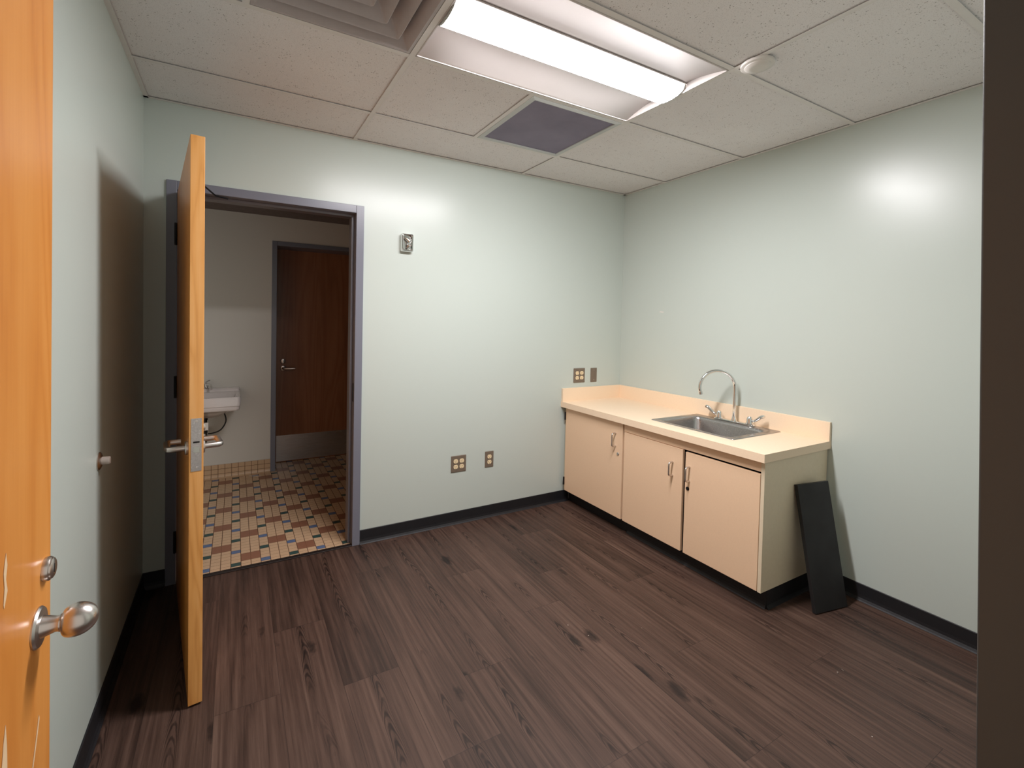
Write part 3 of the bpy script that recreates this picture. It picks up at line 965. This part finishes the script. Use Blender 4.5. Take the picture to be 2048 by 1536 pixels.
for sg in (1, -1):
    b = BM()
    o_ = (0, sg * 0.102, 0)
    lathe(b, [(0.008, 0.0), (0.008, 0.023), (0.014, 0.023), (0.016, 0.0205), (0.036, 0.0180), (0.048, 0.0155), (0.056, 0.0105), (0.059, 0.0)], o_, (0, 0, 1), 28)
    p = smooth_path([(0, sg * 0.108, 0.034), (-0.002, sg * 0.124, 0.032), (-0.004, sg * 0.143, 0.040), (-0.006, sg * 0.160, 0.054), (-0.008, sg * 0.178, 0.068), (-0.010, sg * 0.195, 0.073)], 6)
    nn = len(p)
    rad = [0.0085 + 0.0060 * (i / (nn - 1)) for i in range(nn)]
    rad[-1] *= 0.55; rad[-2] *= 0.85
    tube(b, p, rad, 16, flat=[(1.0 + 0.25 * i / nn, 0.75) for i in range(nn)])
    h = obj('wing_handle', b, CHROME, fa, smooth=True)

# ---------------------------------------------------------------- black board leaning on the cabinet
bd = BM()
A0 = Vector((-0.358, -1.712, 0.0)); A1 = Vector((-0.128, -1.752, 0.0))    # bottom front corners
T0 = Vector((-0.318, -1.598, 0.606)); 
wv = (A1 - A0).normalized(); W_ = 0.226
up_ = (T0 - A0)
up_ = (up_ - wv * up_.dot(wv)).normalized(); Ln = 0.618
nv = wv.cross(up_).normalized()          # towards camera or wall
if nv.y > 0: nv = -nv
th_ = 0.019
vv = []
for t3 in (0, 1):
    for (aa, cc) in ((0, 0), (1, 0), (1, 1), (0, 1)):
        vv.append(bd.verts.new(A0 + wv * W_ * aa + up_ * Ln * cc - nv * th_ * t3))
for f in ((0, 1, 2, 3), (7, 6, 5, 4), (0, 4, 5, 1), (1, 5, 6, 2), (2, 6, 7, 3), (3, 7, 4, 0)):
    bd.faces.new([vv[i] for i in f])
mnz = min(v.co.z for v in bd.verts)
for v in bd.verts: v.co.z -= mnz - 0.001
o = obj('black_board', bd, BLACKP, None, bevel=0.0015)
tag(o, 'narrow black board leaning on the end of the sink cabinet', 'board')

# ---------------------------------------------------------------- wall plates
def duplex(parent, x, z):
    for s in (0.0196, -0.0196):
        b = BM()
        # rounded face with flat top and bottom
        prof = []
        for k in range(28):
            a = 2 * math.pi * k / 28
            prof.append((0.0172 * math.cos(a), max(-0.0142, min(0.0142, 0.0172 * math.sin(a)))))
        lo = [b.verts.new((x + px, -0.0045, z + s + pz)) for px, pz in prof]
        hi = [b.verts.new((x + px * 0.97, -0.0075, z + s + pz * 0.97)) for px, pz in prof]
        for k in range(28): b.faces.new((lo[k], lo[(k + 1) % 28], hi[(k + 1) % 28], hi[k]))
        b.faces.new(hi)
        r = obj('receptacle', b, IVORY, parent)
        b = BM()
        box(b, x - 0.0078, x - 0.0055, -0.0079, -0.0070, z + s - 0.001, z + s + 0.007)
        box(b, x + 0.0055, x + 0.0078, -0.0079, -0.0070, z + s, z + s + 0.0065)
        box(b, x - 0.0022, x + 0.0022, -0.0079, -0.0070, z + s - 0.0095, z + s - 0.0055)
        obj('socket_slots', b, SLOT, r)
def plate_obj(w, h):
    b = BM()
    L = [[(x, y_, z) for x, z in rrect(-w / 2 + i_, w / 2 - i_, -h / 2 + i_, h / 2 - i_, 0.003, 3)] for y_, i_ in ((-0.0003, 0), (-0.0030, 0.0), (-0.0052, 0.003))]
    loops(b, L, True, True)
    return b
def quad_outlet(x, z, label):
    e_ = empty('quad_outlet', (x, 0, z)); tag(e_, label, 'outlet', 'brown plates on the doorway wall')
    obj('wall_plate', plate_obj(0.116, 0.116), PLATE, e_)
    duplex(e_, -0.0232, 0); duplex(e_, 0.0232, 0)
quad_outlet(-1.517, 0.423, 'brown four-socket outlet low on the wall, left of the two-socket one')
quad_outlet(-0.450, 1.003, 'brown four-socket outlet just above the counter backsplash')
e_ = empty('duplex_outlet', (-1.271, 0, 0.424)); tag(e_, 'brown two-socket outlet low on the wall, beside the four-socket one', 'outlet', 'brown plates on the doorway wall')
obj('wall_plate', plate_obj(0.070, 0.116), PLATE, e_); duplex(e_, 0, 0)
e_ = empty('blank_plate', (-0.297, 0, 1.001)); tag(e_, 'plain brown blank wall plate near the corner above the counter', 'wall plate', 'brown plates on the doorway wall')
obj('wall_plate', plate_obj(0.066, 0.116), PLATE, e_)
for zz in (0.04, -0.04):
    b = BM(); lathe(b, [(0.0045, 0.0), (0.0045, 0.003), (0.0058, 0.0025), (0.0058, 0)], (0, 0, zz), (0, -1, 0), 12)
    obj('screw', b, SATIN, e_)

# ---------------------------------------------------------------- chrome box high on the wall
e_ = empty('chrome_opener', (-1.926, 0, 1.921))
tag(e_, 'small shiny chrome box fixed high on the wall beside the washroom doorway', 'wall fixture')
b = BM()
w2, h2 = 0.040, 0.058
L = []
for y_, i_ in ((-0.0005, 0.0), (-0.028, 0.0), (-0.034, 0.003), (-0.036, 0.008)):
    L.append([(x, y_, z) for x, z in rrect(-w2 + i_, w2 - i_, -h2 + i_, h2 - i_, 0.010, 5)])
# open recess in the face
for y_, i_ in ((-0.034, 0.012), (-0.014, 0.015)):
    L.append([(x, y_, z) for x, z in rrect(-w2 + i_, w2 - i_, -h2 + i_, h2 - i_, 0.008, 5)])
loops(b, L, True, True)
obj('shell', b, CHROME, e_, smooth=True)
b = BM()
tube(b, smooth_path([(-0.022, -0.016, 0.034), (-0.010, -0.034, 0.026), (0.008, -0.038, 0.006), (0.004, -0.034, -0.020), (0.0, -0.018, -0.036)], 6), 0.0065, 14)
tube(b, smooth_path([(0.024, -0.016, 0.036), (0.018, -0.036, 0.020), (0.006, -0.038, 0.004), (0.020, -0.030, -0.014), (0.026, -0.016, -0.018)], 6), 0.005, 12)
obj('hook', b, CHROME, e_, smooth=True)

# small white chip on the right wall
b = BM()
pl = [(-0.397, 1.523), (-0.404, 1.531), (-0.424, 1.528), (-0.437, 1.527), (-0.434, 1.519), (-0.415, 1.521)]
lo = [b.verts.new((-0.0003, y, z)) for y, z in pl]; hi = [b.verts.new((-0.0014, y, z)) for y, z in pl]
for k in range(6): b.faces.new((lo[k], lo[(k + 1) % 6], hi[(k + 1) % 6], hi[k]))
b.faces.new(hi)
tag(obj('plaster_chip', b, WHITE), 'tiny white chip on the bare wall above the counter', 'wall mark')

# ---------------------------------------------------------------- ceiling light
li = empty('ceiling_light', ((XA + XC) / 2, (Y0 + Y1) / 2, H))
tag(li, 'long recessed ceiling light glowing white, set in the tile grid', 'ceiling light')
hx = 0.6096 - T - 0.001; hy = 0.3048 - T - 0.001
lx_ = 0.085            # half width of lens
def pz(t):             # panel height for t = 0 at the rim .. 1 at the lens
    return 0.001 + 0.036 * math.sin(t * math.pi / 2)
for sg, lab in ((1, 'far'), (-1, 'near')):
    b = BM()
    N = 14
    rows = []
    for k in range(N + 1):
        t3 = k / N
        y = sg * (hy - (hy - lx_) * t3)
        rows.append((b.verts.new((-hx + 0.004, y, pz(t3))), b.verts.new((hx - 0.004, y, pz(t3)))))
    for r0, r1 in zip(rows, rows[1:]):
        b.faces.new((r0[0], r0[1], r1[1], r1[0]))
    rp = obj('reflector_panel', b, REFL, li, smooth=True)
    sm = rp.modifiers.new('th', 'SOLIDIFY'); sm.thickness = 0.0012; sm.offset = 1 if sg > 0 else 1
b = BM()
box(b, -hx, hx, -hy - 0.0005, -hy + 0.006, -0.001, 0.004); box(b, -hx, hx, hy - 0.006, hy + 0.0005, -0.001, 0.004)
box(b, -hx - 0.0005, -hx + 0.004, -hy, hy, -0.001, 0.004); box(b, hx - 0.004, hx + 0.0005, -hy, hy, -0.001, 0.004)
box(b, -hx, -hx + 0.003, -hy, hy, 0.003, 0.06); box(b, hx - 0.003, hx, -hy, hy, 0.003, 0.06)
box(b, -hx, hx, -lx_, lx_, 0.058, 0.060); box(b, -hx + 0.004, hx - 0.004, -lx_ - 0.002, -lx_, 0.030, 0.040); box(b, -hx + 0.004, hx - 0.004, lx_, lx_ + 0.002, 0.030, 0.040); box(b, -hx, hx, -lx_ - 0.002, -lx_, 0.036, 0.058); box(b, -hx, hx, lx_, lx_ + 0.002, 0.036, 0.058)
obj('housing_frame', b, REFL, li)
def lens_prof(k, N):
    a = math.pi * k / N
    return (-lx_ + 0.002) * math.cos(a), 0.034 - 0.044 * (math.sin(a) ** 0.72)
b = BM()
N = 20
L0, L1 = [], []
for k in range(N + 1):
    y, z = lens_prof(k, N)
    L0.append(b.verts.new((-hx + 0.012, y, z))); L1.append(b.verts.new((hx - 0.012, y, z)))
for k in range(N): b.faces.new((L0[k], L0[k + 1], L1[k + 1], L1[k]))
ln_ = obj('lens', b, LENS, li, smooth=True); ln_['label'] = 'glowing white rounded lens'
for sx in (-1, 1):
    b = BM()
    A_, B2 = [], []
    for k in range(N + 1):
        y, z = lens_prof(k, N)
        A_.append(b.verts.new((sx * (hx - 0.013), y * 1.01, z - 0.0008))); B2.append(b.verts.new((sx * (hx - 0.006), y * 1.01, z - 0.0008)))
    for k in range(N): b.faces.new((A_[k], A_[k + 1], B2[k + 1], B2[k]))
    b.faces.new(A_); b.faces.new(B2)
    ec = obj('lens_end_cap', b, mat_plain('grey_end_cap', srgb(176, 176, 172), 0.4) if sx < 0 else bpy.data.materials['grey_end_cap'], li)

# ---------------------------------------------------------------- supply diffuser
hxd = 0.3048 - T - 0.001
df = empty('air_diffuser', (XA - 0.3048, (Y0 + Y1) / 2, H))
tag(df, 'square white supply air diffuser with nested louvres at the top edge', 'air vent')
DIFM = mat_plain('diffuser_enamel', srgb(186, 178, 178), 0.45, noise=0.02)
def frust(b, r0, z0, r1, z1):
    a = [b.verts.new((sx * r0, sy * r0, z0)) for sx, sy in ((-1, -1), (1, -1), (1, 1), (-1, 1))]
    c = [b.verts.new((sx * r1, sy * r1, z1)) for sx, sy in ((-1, -1), (1, -1), (1, 1), (-1, 1))]
    for k in range(4): b.faces.new((a[k], a[(k + 1) % 4], c[(k + 1) % 4], c[k]))
def ring_loops(b, spec, close=False):
    """spec = [(half size, z, corner radius)]"""
    L = [[(x, y, z) for x, y in rrect(-h_, h_, -h_, h_, r_, 4)] for h_, z, r_ in spec]
    loops(b, L, False, close)
b = BM()
ring_loops(b, [(hxd, 0.0015, 0.002), (hxd - 0.012, 0.0005, 0.002), (hxd - 0.016, 0.004, 0.004), (hxd - 0.040, 0.030, 0.008), (hxd - 0.062, 0.060, 0.012)])
o = obj('diffuser_frame', b, DIFM, df, smooth=True)
for k, r in enumerate((0.224, 0.156, 0.088)):
    b = BM()
    ring_loops(b, [(r - 0.052, 0.055, 0.006), (r - 0.026, 0.030, 0.008), (r - 0.008, 0.004, 0.010), (r - 0.002, -0.0005, 0.012), (r, 0.001, 0.012), (r + 0.001, 0.005, 0.012), (r - 0.022, 0.032, 0.010), (r - 0.048, 0.058, 0.008)])
    obj('louvre_ring', b, DIFM, df, smooth=True)
b = BM(); box(b, -0.05, 0.05, -0.05, 0.05, 0.010, 0.014)
obj('centre_plate', b, DIFM, df, bevel=0.002)
b = BM(); box(b, -hxd, hxd, -hxd, hxd, 0.075, 0.078)
obj('duct_back', b, SLOT, df)

# ---------------------------------------------------------------- return grille
gr = empty('return_grille', (XB + 0.3048, (Y1 + Y2) / 2, H))
tag(gr, 'square return grille with dark slate panel in the ceiling beside the light', 'air vent')
b = BM()
ho, hi_ = hxd, hxd - 0.028
ring_loops(b, [(ho, 0.006, 0.001), (ho, -0.001, 0.001), (hi_ + 0.004, -0.003, 0.001), (hi_, -0.002, 0.001), (hi_, 0.010, 0.001)])
obj('grille_frame', b, mat_plain('grille_white', srgb(200, 204, 202), 0.45, noise=0.01), gr)
b = BM(); box(b, -hi_ - 0.001, hi_ + 0.001, -hi_ - 0.001, hi_ + 0.001, 0.004, 0.007)
gp = obj('grille_panel', b, PERF, gr); gp['label'] = 'dark slate perforated panel'

# ---------------------------------------------------------------- smoke detector
sd_ = empty('smoke_detector', (-1.005, -1.715, H))
tag(sd_, 'round white smoke detector on the ceiling grid beyond the light', 'smoke detector')
b = BM(); lathe(b, [(0, 0.0), (0, 0.062), (0.010, 0.062), (0.012, 0.059), (0.012, 0)], (0, 0, -0.0), (0, 0, -1), 48)
obj('base_ring', b, WHITE, sd_, smooth=True)
b = BM(); lathe(b, [(0.008, 0.0), (0.008, 0.050), (0.014, 0.048), (0.019, 0.040), (0.021, 0.026), (0.0215, 0.0)], (0, 0, 0), (0, 0, -1), 48)
obj('detector_head', b, WHITE, sd_, smooth=True)

# ---------------------------------------------------------------- scraps on the floor
CRUMB = mat_plain('grey_crumb', srgb(128, 112, 102), 0.85)
def flake(x, y, z, s, rot, name, label, cat, grp=None, mat=None):
    b = BM()
    pl = [(1.0, 0.1), (0.4, 0.45), (-0.5, 0.4), (-1.0, -0.05), (-0.3, -0.4), (0.6, -0.35)]
    c_, s_ = math.cos(rot), math.sin(rot)
    lo = [b.verts.new((x + s[0] * (px * c_) - s[1] * py * s_, y + s[0] * px * s_ + s[1] * py * c_, z)) for px, py in pl]
    hi = [b.verts.new((v.co.x, v.co.y, z + 0.0015 + 0.001 * (k % 2))) for k, v in enumerate(lo)]
    for k in range(6): b.faces.new((lo[k], lo[(k + 1) % 6], hi[(k + 1) % 6], hi[k]))
    b.faces.new(hi); b.faces.new(lo)
    tag(obj(name, b, mat or WPAPER), label, cat, grp)
flake(-0.700, -1.954, 0.0004, (0.008, 0.006), 0.4, 'debris_flake', 'larger of the two pale crumbs on the plank floor by the black board', 'debris', 'floor crumbs', CRUMB)
flake(-0.664, -1.956, 0.0004, (0.006, 0.0035), 1.2, 'debris_flake', 'smaller of the two pale crumbs on the plank floor by the black board', 'debris', 'floor crumbs', CRUMB)
flake(-2.735, 1.640, 0.0022, (0.055, 0.012), -0.5, 'paper_scrap', 'white paper scrap on the washroom mosaic floor', 'paper')
